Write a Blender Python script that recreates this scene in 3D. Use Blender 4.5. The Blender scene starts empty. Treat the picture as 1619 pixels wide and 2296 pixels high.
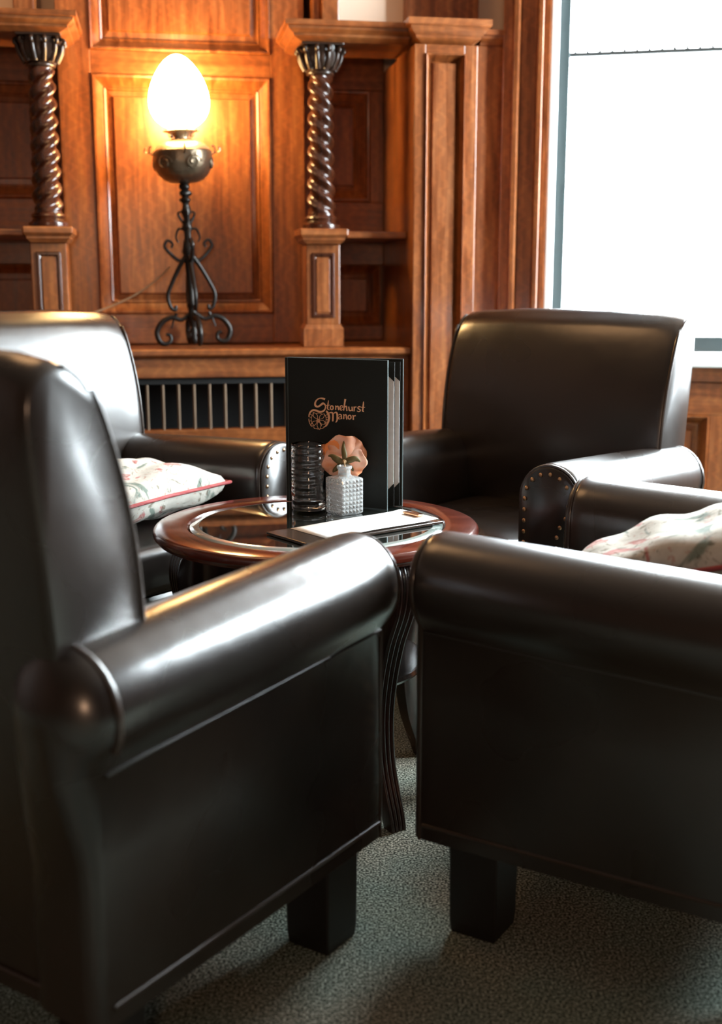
import bpy, bmesh, math, random
from mathutils import Vector, Matrix
random.seed(7)
PI = math.pi
C = bpy.context.scene.collection
SC = bpy.context.scene

# ------------------------------------------------------------------ camera
F_PX = 2640.0
cam_d = bpy.data.cameras.new('camera'); cam = bpy.data.objects.new('camera', cam_d); C.objects.link(cam)
cam.location = (0, 0, 1.0); cam.rotation_euler = (PI/2 - math.radians(11.0), 0, 0)
cam_d.sensor_fit = 'VERTICAL'; cam_d.sensor_height = 36.0; cam_d.lens = F_PX/2296*36.0
cam_d.clip_start = 0.05
cam_d.dof.use_dof = True; cam_d.dof.focus_distance = 2.33; cam_d.dof.aperture_fstop = 2.7
SC.camera = cam

# ------------------------------------------------------------------ world, lights, exposure
world = bpy.data.worlds.new('world'); SC.world = world; world.use_nodes = True
bg = world.node_tree.nodes['Background']
bg.inputs[0].default_value = (0.84, 0.95, 1.0, 1); bg.inputs[1].default_value = 62.0
SC.view_settings.view_transform = 'Standard'; SC.view_settings.look = 'None'
SC.view_settings.gamma = 1.0; SC.view_settings.use_curve_mapping = False
SC.view_settings.exposure = 0.22

def portal(loc, rot, sx, sy):
    d = bpy.data.lights.new('window_portal', 'AREA'); d.shape = 'RECTANGLE'; d.size = sx; d.size_y = sy
    d.cycles.is_portal = True
    o = bpy.data.objects.new('window_portal', d); o.location = loc; o.rotation_euler = rot; C.objects.link(o)
def point(loc, col, power, r, name):
    d = bpy.data.lights.new(name, 'POINT'); d.color = col; d.energy = power; d.shadow_soft_size = r
    o = bpy.data.objects.new(name, d); o.location = loc; C.objects.link(o); return o
# wall frames: the panelled wall and the window wall stand at a blunt angle to each other
BO, BT = (0.0, 4.0), math.atan(0.17)
WO, WT = (0.47, 3.72), -math.atan(0.22)
def wloc(O, T, x, w, z):
    return Vector((O[0]+x*math.cos(T)-w*math.sin(T), O[1]+x*math.sin(T)+w*math.cos(T), z))
portal(wloc(WO, WT, 0.93, 0.12, 1.75), (-PI/2, 0, WT), 1.6, 1.86)
portal((2.66, 2.65, 1.825), (0, PI/2, 0), 1.85, 1.0)
point((-0.9, 2.6, 2.70), (1.0, 0.55, 0.25), 24, 0.4, 'warm_point_light')  # ceiling lamp out of view, no fixture modelled
point((0.0, -1.6, 1.25), (1.0, 0.60, 0.36), 42, 0.15, 'warm_point_light')  # added unseen fill behind the camera for lettering and rose, no ceiling lamp

# ------------------------------------------------------------------ materials
def mat(name, col, rough=0.5, metal=0.0, spec=0.5, coat=0.0, coat_r=0.1):
    m = bpy.data.materials.new(name); m.use_nodes = True
    b = m.node_tree.nodes['Principled BSDF']
    b.inputs['Base Color'].default_value = (*col, 1); b.inputs['Roughness'].default_value = rough
    b.inputs['Metallic'].default_value = metal; b.inputs['Specular IOR Level'].default_value = spec
    b.inputs['Coat Weight'].default_value = coat; b.inputs['Coat Roughness'].default_value = coat_r
    return m
def nt(m): return m.node_tree.nodes, m.node_tree.links, m.node_tree.nodes['Principled BSDF']
def noise(m, scale, detail=4, mapscale=(1,1,1), dist=0.0, coord='Object', rough=0.5):
    n, l, b = nt(m)
    tc = n.new('ShaderNodeTexCoord'); mp = n.new('ShaderNodeMapping'); mp.inputs['Scale'].default_value = mapscale
    t = n.new('ShaderNodeTexNoise'); t.inputs['Scale'].default_value = scale; t.inputs['Detail'].default_value = detail
    t.inputs['Distortion'].default_value = dist; t.inputs['Roughness'].default_value = rough
    l.new(tc.outputs[coord], mp.inputs[0]); l.new(mp.outputs[0], t.inputs['Vector'])
    return t
def ramp(m, src, stops):
    n, l, b = nt(m); r = n.new('ShaderNodeValToRGB'); l.new(src, r.inputs[0])
    e = r.color_ramp.elements
    while len(e) < len(stops): e.new(0.5)
    for k, (p, c) in enumerate(stops): e[k].position = p; e[k].color = (*c, 1) if len(c) == 3 else c
    return r
def bump(m, src, strength, dist=0.002):
    n, l, b = nt(m); bp = n.new('ShaderNodeBump'); bp.inputs['Strength'].default_value = strength
    bp.inputs['Distance'].default_value = dist; l.new(src, bp.inputs['Height'])
    l.new(bp.outputs[0], b.inputs['Normal']); return bp
def roughvar(m, src, lo, hi):
    n, l, b = nt(m); r = n.new('ShaderNodeMapRange'); r.inputs['To Min'].default_value = lo; r.inputs['To Max'].default_value = hi
    r.inputs['From Min'].default_value = 0.3; r.inputs['From Max'].default_value = 0.7
    l.new(src, r.inputs[0]); l.new(r.outputs[0], b.inputs['Roughness'])

def make_wood(name, c0, c1, c2, horizontal=False, rough=(0.28, 0.42), flake=True):
    m = mat(name, c1, 0.35, spec=0.5, coat=0.25, coat_r=0.22); n, l, b = nt(m)
    sc = (3, 12, 40) if horizontal else (40, 12, 3)
    sc = (2.2, 10, 26) if horizontal else (26, 10, 2.2)
    t = noise(m, 2.0, 6, sc, 0.6)
    r = ramp(m, t.outputs[0], [(0.28, c0), (0.52, c1), (0.75, c2)])
    if flake:      # the rays and flames of quarter-sawn oak
        t2 = noise(m, 5.0, 3, (1.0, 1.0, 3.2) if horizontal else (3.2, 1.0, 1.0), 2.4)
        w = n.new('ShaderNodeTexWave'); w.inputs['Scale'].default_value = 9.0; w.inputs['Distortion'].default_value = 9.0
        w.inputs['Detail'].default_value = 3; w.inputs['Detail Scale'].default_value = 0.8
        tc = n.new('ShaderNodeTexCoord'); mp = n.new('ShaderNodeMapping'); mp.inputs['Scale'].default_value = (0.9, 1.2, 4.0)
        l.new(tc.outputs['Object'], mp.inputs[0]); l.new(mp.outputs[0], w.inputs['Vector'])
        r2 = ramp(m, w.outputs[0], [(0.45, (0.86, 0.86, 0.86)), (0.9, (1.14, 1.14, 1.14))])
        mx = n.new('ShaderNodeMix'); mx.data_type = 'RGBA'; mx.blend_type = 'MULTIPLY'; mx.inputs[0].default_value = 0.75
        l.new(r.outputs[0], mx.inputs[6]); l.new(r2.outputs[0], mx.inputs[7]); l.new(mx.outputs[2], b.inputs['Base Color'])
    else:
        l.new(r.outputs[0], b.inputs['Base Color'])
    roughvar(m, t.outputs[0], *rough); bump(m, t.outputs[0], 0.12, 0.001)
    return m
M = {}
M['oak'] = make_wood('oak', (0.140, 0.036, 0.009), (0.255, 0.074, 0.018), (0.355, 0.120, 0.032))
M['oak_h'] = make_wood('oak_level_grain', (0.140, 0.036, 0.009), (0.255, 0.074, 0.018), (0.355, 0.120, 0.032), True)
M['oak_dark'] = make_wood('oak_dark', (0.02, 0.006, 0.003), (0.05, 0.014, 0.006), (0.08, 0.022, 0.009), flake=False, rough=(0.16, 0.26))
M['mahogany'] = make_wood('mahogany', (0.035, 0.006, 0.003), (0.08, 0.013, 0.006), (0.13, 0.024, 0.010), True, (0.10, 0.18), False)
M['table_leg'] = make_wood('table_leg', (0.006, 0.003, 0.002), (0.016, 0.006, 0.004), (0.05, 0.012, 0.007), False, (0.18, 0.28), False)
M['shelf'] = mat('dark_polished_shelf', (0.020, 0.016, 0.014), 0.16, spec=0.7, coat=0.8, coat_r=0.1)
M['ebony'] = mat('ebonised_wood', (0.012, 0.008, 0.006), 0.25, coat=0.4)
M['carved'] = mat('carved_wood', (0.03, 0.014, 0.008), 0.3, coat=0.3)

lm = mat('leather', (0.022, 0.013, 0.009), 0.36, spec=0.75, coat=0.45, coat_r=0.24); M['leather'] = lm
t = noise(lm, 3.0, 5); r = ramp(lm, t.outputs[0], [(0.3, (0.007, 0.0045, 0.0035)), (0.7, (0.023, 0.015, 0.011))])
nt(lm)[1].new(r.outputs[0], nt(lm)[2].inputs['Base Color'])
t2 = noise(lm, 5.0, 2, rough=0.4); roughvar(lm, t2.outputs[0], 0.25, 0.33)
n, l, b = nt(lm); v = n.new('ShaderNodeTexVoronoi'); v.inputs['Scale'].default_value = 420
tc = n.new('ShaderNodeTexCoord'); l.new(tc.outputs['Object'], v.inputs['Vector'])
bp1 = n.new('ShaderNodeBump'); bp1.inputs['Strength'].default_value = 0.06; bp1.inputs['Distance'].default_value = 0.0008
l.new(v.outputs['Distance'], bp1.inputs['Height'])
t3 = noise(lm, 11, 2); bp2 = n.new('ShaderNodeBump'); bp2.inputs['Strength'].default_value = 0.25; bp2.inputs['Distance'].default_value = 0.006
l.new(t3.outputs[0], bp2.inputs['Height']); l.new(bp1.outputs[0], bp2.inputs['Normal']); l.new(bp2.outputs[0], b.inputs['Normal'])
M['piping'] = mat('leather_piping', (0.03, 0.018, 0.012), 0.32, coat=0.3)
M['nail'] = mat('antique_nail', (0.50, 0.30, 0.17), 0.32, 1.0)
M['leg'] = mat('dark_leg', (0.008, 0.006, 0.005), 0.45)

cp = mat('carpet', (0.06, 0.07, 0.06), 0.95, spec=0.1); M['carpet'] = cp
n, l, b = nt(cp)
t = noise(cp, 260, 2); r = ramp(cp, t.outputs[0], [(0.38, (0.03, 0.035, 0.03)), (0.50, (0.19, 0.205, 0.18)), (0.66, (0.55, 0.56, 0.50))])
t2 = noise(cp, 3.2, 3); r2 = ramp(cp, t2.outputs[0], [(0.4, (0.85, 1.0, 0.97)), (0.62, (1.1, 1.0, 0.9))])
mx = n.new('ShaderNodeMix'); mx.data_type = 'RGBA'; mx.blend_type = 'MULTIPLY'; mx.inputs[0].default_value = 1
l.new(r.outputs[0], mx.inputs[6]); l.new(r2.outputs[0], mx.inputs[7]); l.new(mx.outputs[2], b.inputs['Base Color'])
bump(cp, t.outputs[0], 0.8, 0.004)

M['plaster'] = mat('cream_plaster', (0.85, 0.67, 0.52), 0.8, spec=0.2)
t = noise(M['plaster'], 40, 4); bump(M['plaster'], t.outputs[0], 0.15, 0.002)
M['wallpaint'] = mat('dark_wall', (0.05, 0.022, 0.012), 0.6)
M['ceiling'] = mat('ceiling_plaster', (0.10, 0.07, 0.05), 0.85)
M['sash'] = mat('painted_sash', (0.035, 0.05, 0.052), 0.35)
M['white_paint'] = mat('white_paint', (0.80, 0.82, 0.82), 0.4)
M['iron'] = mat('black_iron', (0.035, 0.032, 0.030), 0.38, 0.85)
M['bronze'] = mat('bronze', (0.20, 0.15, 0.10), 0.36, 0.9)
t = noise(M['bronze'], 22, 3, dist=1.0); bump(M['bronze'], t.outputs[0], 0.6, 0.006)
M['brass'] = mat('worn_brass', (0.55, 0.42, 0.28), 0.38, 0.8)
M['bar'] = mat('grille_bronze', (0.22, 0.15, 0.10), 0.4, 0.6)
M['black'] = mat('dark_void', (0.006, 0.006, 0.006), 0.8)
M['cord'] = mat('lamp_cord', (0.30, 0.20, 0.12), 0.6)
M['lead'] = mat('lead_came', (0.05, 0.055, 0.055), 0.5, 0.3)
M['menu'] = mat('menu_cover', (0.010, 0.012, 0.010), 0.60, spec=0.3)
t = noise(M['menu'], 500, 2); bump(M['menu'], t.outputs[0], 0.3, 0.0006)
M['foil'] = mat('copper_print', (1.0, 0.55, 0.31), 0.5, 0.0)
M['menu_edge'] = mat('metallic_edge', (0.10, 0.13, 0.13), 0.35, 0.4)
M['paper'] = mat('paper', (0.86, 0.85, 0.82), 0.7)
M['table_paper'] = M['paper']
t = noise(M['paper'], 60, 3); r = ramp(M['paper'], t.outputs[0], [(0.3, (0.80, 0.78, 0.75)), (0.6, (0.88, 0.87, 0.85))]); nt(M['paper'])[1].new(r.outputs[0], nt(M['paper'])[2].inputs['Base Color'])
M['board'] = mat('menu_board', (0.03, 0.018, 0.012), 0.22, coat=0.5)
M['copper'] = mat('copper_clip', (0.75, 0.38, 0.20), 0.25, 1.0)

def glass(name, rough=0.0, col=(1, 1, 1), ior=1.5):
    m = mat(name, col, rough, spec=0.5); b = nt(m)[2]; b.inputs['Transmission Weight'].default_value = 1.0
    b.inputs['IOR'].default_value = ior; return m
M['glass'] = glass('clear_glass')
M['crystal'] = glass('cut_crystal', 0.02, (0.97, 1.0, 1.0), 1.55)
nt(M['crystal'])[2].inputs['Transmission Weight'].default_value = 0.75
M['ripple'] = glass('rippled_glass')
n, l, b = nt(M['ripple']); wv = n.new('ShaderNodeTexWave'); wv.bands_direction = 'Z'; wv.inputs['Scale'].default_value = 22; wv.inputs['Distortion'].default_value = 5; wv.inputs['Detail'].default_value = 1; wv.inputs['Detail Scale'].default_value = 0.6
tc = n.new('ShaderNodeTexCoord'); l.new(tc.outputs['Object'], wv.inputs['Vector']); bump(M['ripple'], wv.outputs[0], 0.4, 0.003)
# thin window pane: mostly clear with a slight mirror
pm = bpy.data.materials.new('window_pane'); pm.use_nodes = True; n = pm.node_tree.nodes; l = pm.node_tree.links
n.clear(); o = n.new('ShaderNodeOutputMaterial'); mx = n.new('ShaderNodeMixShader'); mx.inputs[0].default_value = 0.05
tr = n.new('ShaderNodeBsdfTransparent'); gl = n.new('ShaderNodeBsdfGlossy'); gl.inputs['Roughness'].default_value = 0.02
l.new(tr.outputs[0], mx.inputs[1]); l.new(gl.outputs[0], mx.inputs[2]); l.new(mx.outputs[0], o.inputs[0]); M['pane'] = pm
# table glass: dark mirror-like sheet
M['tableglass'] = mat('smoked_table_glass', (0.010, 0.012, 0.010), 0.03, spec=0.7, coat=1.0, coat_r=0.02)
M['bevelglass'] = mat('bevelled_glass_edge', (0.20, 0.25, 0.23), 0.12, spec=0.9, coat=1.0, coat_r=0.05)
gm = mat('lit_globe', (1, 0.95, 0.85), 0.4); b = nt(gm)[2]; b.inputs['Emission Color'].default_value = (1.0, 0.63, 0.24, 1)
b.inputs['Emission Strength'].default_value = 62.0; M['globe'] = gm

fb = mat('floral_tapestry', (0.6, 0.55, 0.48), 0.9, spec=0.15); M['floral'] = fb
n, l, b = nt(fb)
t = noise(fb, 9, 4, dist=1.6); r = ramp(fb, t.outputs[0], [(0.36, (0.16, 0.19, 0.16)), (0.41, (0.44, 0.41, 0.36)), (0.58, (0.50, 0.47, 0.42)), (0.62, (0.38, 0.14, 0.13)), (0.67, (0.50, 0.34, 0.30))])
t2 = noise(fb, 30, 3, dist=2.2); r2 = ramp(fb, t2.outputs[0], [(0.34, (0.42, 0.40, 0.34)), (0.42, (1, 1, 1)), (0.62, (1, 1, 1)), (0.68, (0.85, 0.62, 0.58))])
mx = n.new('ShaderNodeMix'); mx.data_type = 'RGBA'; mx.blend_type = 'MULTIPLY'; mx.inputs[0].default_value = 0.9
l.new(r.outputs[0], mx.inputs[6]); l.new(r2.outputs[0], mx.inputs[7]); l.new(mx.outputs[2], b.inputs['Base Color'])
t3 = noise(fb, 12, 4); bump(fb, t3.outputs[0], 0.5, 0.01)
M['redpipe'] = mat('red_piping', (0.32, 0.05, 0.05), 0.7)
pt = mat('rose_petal', (0.86, 0.40, 0.22), 0.55, spec=0.25); M['petal'] = pt
t = noise(pt, 28, 3); r = ramp(pt, t.outputs[0], [(0.35, (0.84, 0.30, 0.12)), (0.55, (0.86, 0.45, 0.30)), (0.75, (0.90, 0.62, 0.50))]); nt(pt)[1].new(r.outputs[0], nt(pt)[2].inputs['Base Color'])
nt(pt)[2].inputs['Subsurface Weight'].default_value = 0.25; nt(pt)[2].inputs['Subsurface Radius'].default_value = (0.01, 0.004, 0.002)
M['petal_deep'] = mat('rose_petal_deep', (0.90, 0.27, 0.07), 0.5)
M['sepal'] = mat('sepal_green', (0.12, 0.085, 0.02), 0.55)
M['stem'] = mat('stem_green', (0.45, 0.28, 0.13), 0.5)
M['leaf'] = mat('garden_leaf', (0.30, 0.38, 0.40), 0.6)

# ------------------------------------------------------------------ mesh helpers
def obj(name, bm, m, parent=None, smooth=35, bevel=0.0, segs=2):
    me = bpy.data.meshes.new(name)
    bmesh.ops.recalc_face_normals(bm, faces=bm.faces[:])
    bm.to_mesh(me); bm.free()
    for mm in (m if isinstance(m, (list, tuple)) else [m]): me.materials.append(mm)
    if smooth:
        me.shade_smooth(); me.set_sharp_from_angle(angle=math.radians(smooth))
    o = bpy.data.objects.new(name, me); C.objects.link(o)
    if parent: o.parent = parent
    if bevel:
        b = o.modifiers.new('bevel', 'BEVEL'); b.width = bevel; b.segments = segs; b.limit_method = 'ANGLE'; b.angle_limit = math.radians(40)
    return o
def tag(o, label=None, cat=None, group=None, kind=None):
    if label: o['label'] = label
    if cat: o['category'] = cat
    if group: o['group'] = group
    if kind: o['kind'] = kind
    return o
def empty(name, loc=(0,0,0), rz=0.0):
    o = bpy.data.objects.new(name, None); C.objects.link(o); o.location = loc; o.rotation_euler = (0,0,rz); o.empty_display_size = 0.1
    return o
def box(bm, x0, x1, y0, y1, z0, z1):
    v = [bm.verts.new(p) for p in ((x0,y0,z0),(x1,y0,z0),(x1,y1,z0),(x0,y1,z0),(x0,y0,z1),(x1,y0,z1),(x1,y1,z1),(x0,y1,z1))]
    for f in ((0,3,2,1),(4,5,6,7),(0,1,5,4),(1,2,6,5),(2,3,7,6),(3,0,4,7)): bm.faces.new([v[i] for i in f])
def Bx(*a):
    bm = bmesh.new(); box(bm, *a); return bm
def loft(bm, loops, cap=True, closed=True):
    rings = [[bm.verts.new(p) for p in lp] for lp in loops]
    n = len(rings[0])
    for a, b in zip(rings, rings[1:]):
        for i in range(n if closed else n-1):
            j = (i+1) % n; bm.faces.new((a[i], a[j], b[j], b[i]))
    if cap and closed:
        bm.faces.new(rings[0][::-1]); bm.faces.new(rings[-1])
    return rings
def lathe(bm, prof, n=32, c=(0,0), mod=None, cap=True):
    loops = []
    for (r, z) in prof:
        lp = []
        for i in range(n):
            a = 2*PI*i/n; rr = r*(mod(a, z) if mod else 1); lp.append((c[0]+rr*math.cos(a), c[1]+rr*math.sin(a), z))
        loops.append(lp)
    return loft(bm, loops, cap)
def cat_rom(pts, sub=6, closed=False):
    P = [Vector(p) for p in pts]; out = []; n = len(P)
    rng = range(n) if closed else range(n-1)
    for i in rng:
        if closed: p0, p1, p2, p3 = P[(i-1)%n], P[i], P[(i+1)%n], P[(i+2)%n]
        else: p0, p1, p2, p3 = P[max(i-1,0)], P[i], P[i+1], P[min(i+2,n-1)]
        for k in range(sub):
            t = k/sub
            out.append(0.5*((2*p1)+(p2-p0)*t+(2*p0-5*p1+4*p2-p3)*t*t+(3*p1-p0-3*p2+p3)*t**3))
    if not closed: out.append(P[-1])
    return out
def tube(bm, pts, r, n=8, closed=False, sub=5, raw=False):
    P = [Vector(p) for p in pts] if raw else cat_rom(pts, sub, closed)
    N = len(P); rad = (lambda k: r(k/(N-1))) if callable(r) else (lambda k: r)
    tg = []
    for i in range(N):
        if closed: d = P[(i+1)%N]-P[(i-1)%N]
        else: d = P[min(i+1,N-1)]-P[max(i-1,0)]
        tg.append(d.normalized() if d.length > 1e-9 else Vector((0,0,1)))
    u = Vector((0,0,1)) if abs(tg[0].z) < 0.9 else Vector((1,0,0))
    u = (u-tg[0]*u.dot(tg[0])).normalized(); rings = []
    for i in range(N):
        u = (u-tg[i]*u.dot(tg[i])); u = u.normalized() if u.length > 1e-6 else tg[i].orthogonal().normalized()
        w = tg[i].cross(u)
        rings.append([bm.verts.new(P[i]+(u*math.cos(2*PI*k/n)+w*math.sin(2*PI*k/n))*rad(i)) for k in range(n)])
    for i in range(N if closed else N-1):
        a, b = rings[i], rings[(i+1)%N]
        for k in range(n): bm.faces.new((a[k], a[(k+1)%n], b[(k+1)%n], b[k]))
    if not closed: bm.faces.new(rings[0][::-1]); bm.faces.new(rings[-1])
def prism_x(bm, prof, x0, x1):            # prof in (y, z)
    loft(bm, [[(x0, y, z) for y, z in prof], [(x1, y, z) for y, z in prof]])
def ring_molding(bm, x0, x1, z0, z1, prof):
    """mitred frame: prof = list of (inset, y)"""
    loops = []
    for ins, y in prof:
        loops.append([(x0+ins, y, z0+ins), (x1-ins, y, z0+ins), (x1-ins, y, z1-ins), (x0+ins, y, z1-ins)])
    R = [[bm.verts.new(p) for p in lp] for lp in loops]
    for a, b in zip(R, R[1:]):
        for i in range(4): bm.faces.new((a[i], a[(i+1)%4], b[(i+1)%4], b[i]))
def on_wall(o, O=BO, T=BT):
    o.location = (O[0], O[1], 0); o.rotation_euler = (0, 0, T); return o

def panel_set(parent, x0, x1, z0, z1, y, mw, wood='oak', depth=0.03, field=0.018):
    """moulding ring sloping in from the frame face y, and a raised field inside it"""
    bm = bmesh.new()
    ring_molding(bm, x0, x1, z0, z1, [(0, y+depth), (0, y-0.004), (mw*0.10, y-0.008), (mw*0.22, y-0.006), (mw*0.30, y+0.001), (mw*0.75, y+depth*0.72), (mw*0.82, y+depth*0.6), (mw*0.92, y+depth*0.7), (mw, y+depth)])
    obj('moulding', bm, M[wood], parent, smooth=30)
    bm = bmesh.new(); a = mw*0.9
    R = []
    for ins, yy in ((a, y+depth+0.004), (a, y+depth), (a+0.02*min(1,(x1-x0)/.3), y+depth*0.8), (a+0.024*min(1,(x1-x0)/.3), y+depth*0.45)):
        R.append([bm.verts.new(p) for p in ((x0+ins, yy, z0+ins), (x1-ins, yy, z0+ins), (x1-ins, yy, z1-ins), (x0+ins, yy, z1-ins))])
    for p, q in zip(R, R[1:]):
        for i in range(4): bm.faces.new((p[i], p[(i+1)%4], q[(i+1)%4], q[i]))
    bm.faces.new(R[-1])
    obj('raised_panel', bm, M[wood], parent, smooth=20)
def plank(name, parent, x0, x1, y0, y1, z0, z1, wood='oak', bev=0.002):
    return obj(name, Bx(x0, x1, y0, y1, z0, z1), M[wood], parent, smooth=0, bevel=bev, segs=2)

# ------------------------------------------------------------------ room shell
def S(name, bm, m, O=None, T=None):
    o = obj(name, bm, m, smooth=0); o['kind'] = 'structure'
    if O: on_wall(o, O, T)
    return o
S('floor', Bx(-3.2, 2.9, -2.6, 4.6, -0.06, 0.0), M['carpet'])
S('ceiling', Bx(-3.2, 2.9, -2.6, 4.7, 3.0, 3.08), M['ceiling'])
S('wall_left', Bx(-3.2, -3.1, -2.6, 4.1, 0, 3.0), M['wallpaint'])
S('wall_rear', Bx(-3.1, 2.6, -2.6, -2.5, 0, 3.0), M['wallpaint'])
wb = S('wall_back', Bx(-3.25, 0.60, 0.09, 0.20, 0, 3.0), M['plaster'], BO, BT)
# wall_right with its own big window opening (off to the right of the photograph)
wr = bmesh.new(); box(wr, 2.6, 2.7, -2.5, 2.15, 0, 3.0); box(wr, 2.6, 2.7, 3.15, 3.6, 0, 3.0); box(wr, 2.6, 2.7, 2.15, 3.15, 0, 0.90); box(wr, 2.6, 2.7, 2.15, 3.15, 2.75, 3.0)
S('wall_right', wr, M['wallpaint'])
w2 = S('window_2', Bx(2.64, 2.648, 2.15, 3.15, 0.90, 2.75), M['pane'])
for y in (2.15, 3.10): obj('window_frame', Bx(2.62, 2.67, y, y+0.05, 0.90, 2.75), M['sash'], w2, 0)
for z in (0.90, 2.70): obj('window_frame', Bx(2.62, 2.67, 2.20, 3.10, z, z+0.05), M['sash'], w2, 0)

# window wall
ww = bmesh.new()
box(ww, 0.0, 0.085, 0.05, 0.17, 0, 3.0); box(ww, 0.085, 2.25, 0.05, 0.17, 0, 0.775); box(ww, 0.085, 2.25, 0.05, 0.17, 2.68, 3.0); box(ww, 1.78, 2.25, 0.05, 0.17, 0.775, 2.68)
wf = S('wall_window', ww, M['oak'], WO, WT)
# casing of several stepped strips left of the window
for nm, (a, b_, y0) in {'casing_outer': (-0.045, -0.012, -0.005), 'casing_bead': (-0.012, 0.006, -0.030), 'casing_flat': (0.006, 0.058, 0.010), 'casing_inner': (0.058, 0.075, -0.012), 'casing_back': (0.075, 0.096, 0.020)}.items():
    plank(nm, wf, a, b_, y0, 0.06, 0.0 if a < 0.05 else 0.70, 3.0, 'oak', 0.004)
# panelling beneath the window
plank('window_apron', wf, 0.098, 1.8, 0.0, 0.06, 0.705, 0.748, 'oak_h', 0.004)
plank('rail', wf, 0.098, 1.8, 0.022, 0.06, 0.60, 0.703, 'oak_h', 0.003)
plank('rail', wf, 0.098, 1.8, 0.022, 0.06, 0.02, 0.12, 'oak_h', 0.003)
for x in (0.098, 0.61, 1.12, 1.65): plank('stile', wf, x, x+0.075, 0.0225, 0.0605, 0.12, 0.60, 'oak', 0.003)
for x in (0.173, 0.685, 1.195): panel_set(wf, x, x+(0.437 if x < .6 else 0.435), 0.12, 0.60, 0.022, 0.03)
# the window itself
w1 = S('window_1', Bx(0.13, 1.77, 0.098, 0.104, 0.83, 2.67), M['pane'], WO, WT)
plank('window_sill', w1, 0.10, 1.8, -0.035, 0.10, 0.750, 0.772, 'white_paint', 0.005)
plank('reveal_strip', w1, 0.0965, 0.118, 0.022, 0.12, 0.772, 2.68, 'white_paint', 0.002)
plank('sash_stile', w1, 0.118, 0.150, 0.070, 0.125, 0.79, 2.68, 'sash', 0.003)
plank('sash_stile', w1, 1.74, 1.775, 0.070, 0.125, 0.79, 2.68, 'sash', 0.003)
plank('sash_rail', w1, 0.150, 1.74, 0.070, 0.125, 0.790, 0.838, 'sash', 0.003)
plank('sash_rail', w1, 0.150, 1.74, 0.070, 0.125, 2.64, 2.68, 'sash', 0.003)
bm = bmesh.new(); zc = 1.680; tube(bm, [(0.150, 0.092, zc), (1.74, 0.092, zc)], 0.0075, 8, raw=True)
for i in range(44):
    x = 0.165+i*0.0365; box(bm, x-0.004, x+0.004, 0.086, 0.098, zc+0.001, zc+0.0135)
obj('lead_came', bm, M['lead'], w1)
bm = bmesh.new(); tube(bm, [(0.150, 0.092, zc-0.030), (1.74, 0.092, zc-0.030)], 0.0025, 6, raw=True); obj('lead_came', bm, M['menu_edge'], w1)

# ------------------------------------------------------------------ oak panelling of the back wall (all in wall coordinates)
CY = -0.12                                             # face of the centre frame
plank('stile', wb, -0.945, -0.848, CY, 0.0, 0.812, 3.0)
plank('stile', wb, -0.305, -0.200, CY, 0.0, 0.812, 3.0)
plank('rail', wb, -0.848, -0.305, CY+0.0005, 0.0, 0.812, 0.905, 'oak_h')
plank('rail', wb, -0.848, -0.305, CY+0.0005, 0.0, 1.622, 1.690, 'oak_h')
panel_set(wb, -0.848, -0.305, 0.905, 1.622, CY, 0.046, depth=0.028)
panel_set(wb, -0.848, -0.305, 1.690, 2.75, CY, 0.040, depth=0.028)
plank('rail', wb, -0.848, -0.305, CY+0.0005, 0.0, 2.75, 3.0, 'oak_h')
plank('backing_board', wb, -0.95, -0.19, 0.0, 0.085, 0.0, 3.0, 'oak')
# niches either side: recessed back boards with panels
def niche(x0, x1, px0, px1, sgn):
    plank('niche_back', wb, x0, x1, 0.075, 0.089, 0.60, 1.74, 'oak')
    plank('rail', wb, x0, x1, 0.055, 0.075, 1.62, 1.735, 'oak_h'); plank('rail', wb, x0, x1, 0.055, 0.075, 1.155, 1.265, 'oak_h')
    plank('stile', wb, x0, px0, 0.0555, 0.075, 1.265, 1.62); plank('stile', wb, px1, x1, 0.0555, 0.075, 1.265, 1.62)
    panel_set(wb, px0, px1, 1.265, 1.62, 0.055, 0.045, depth=0.019)
    plank('rail', wb, x0, x1, 0.055, 0.075, 1.06, 1.13, 'oak_h'); plank('rail', wb, x0, x1, 0.055, 0.075, 0.812, 0.86, 'oak_h')
    panel_set(wb, x0+0.01, x1-0.01, 0.86, 1.06, 0.055, 0.03, depth=0.019)
niche(-0.19, 0.086, -0.155, 0.040, 1)
niche(-1.60, -0.95, -1.40, -0.985, -1)
# pier between niche and window
plank('pier_side', wb, 0.086, 0.100, -0.42, 0.088, 0, 1.68, 'oak')
plank('stile', wb, 0.0865, 0.120, -0.4205, -0.36, 0, 1.68)
plank('stile', wb, 0.237, 0.275, -0.4205, -0.36, 0, 1.68)
plank('rail', wb, 0.120, 0.237, -0.42, -0.36, 1.655, 1.68, 'oak_h'); plank('rail', wb, 0.120, 0.237, -0.42, -0.36, 0.0, 0.30, 'oak_h')
panel_set(wb, 0.120, 0.237, 0.30, 1.655, -0.42, 0.018, depth=0.024)
plank('pier_core', wb, 0.100, 0.2745, -0.36, 0.088, 0, 1.68, 'oak')
plank('pier_board', wb, 0.275, 0.450, -0.32, 0.088, 0, 1.70, 'oak', 0.004)
plank('pier_bead', wb, 0.275, 0.290, -0.36, -0.32, 0, 1.68, 'oak', 0.006)
plank('pier_board', wb, 0.115, 0.345, -0.16, 0.088, 1.747, 3.0, 'oak')
plank('pier_board', wb, -0.150, -0.096, -0.17, 0.088, 1.742, 3.0, 'oak', 0.004)
plank('pier_bead', wb, -0.178, -0.150, -0.17, 0.088, 1.742, 3.0, 'white_paint', 0.006) if False else plank('pier_bead', wb, -0.178, -0.150, -0.15, 0.088, 1.742, 3.0, 'oak', 0.006)
plank('pier_board', wb, -1.06, -1.00, -0.17, 0.088, 1.742, 3.0, 'oak', 0.004)
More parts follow.
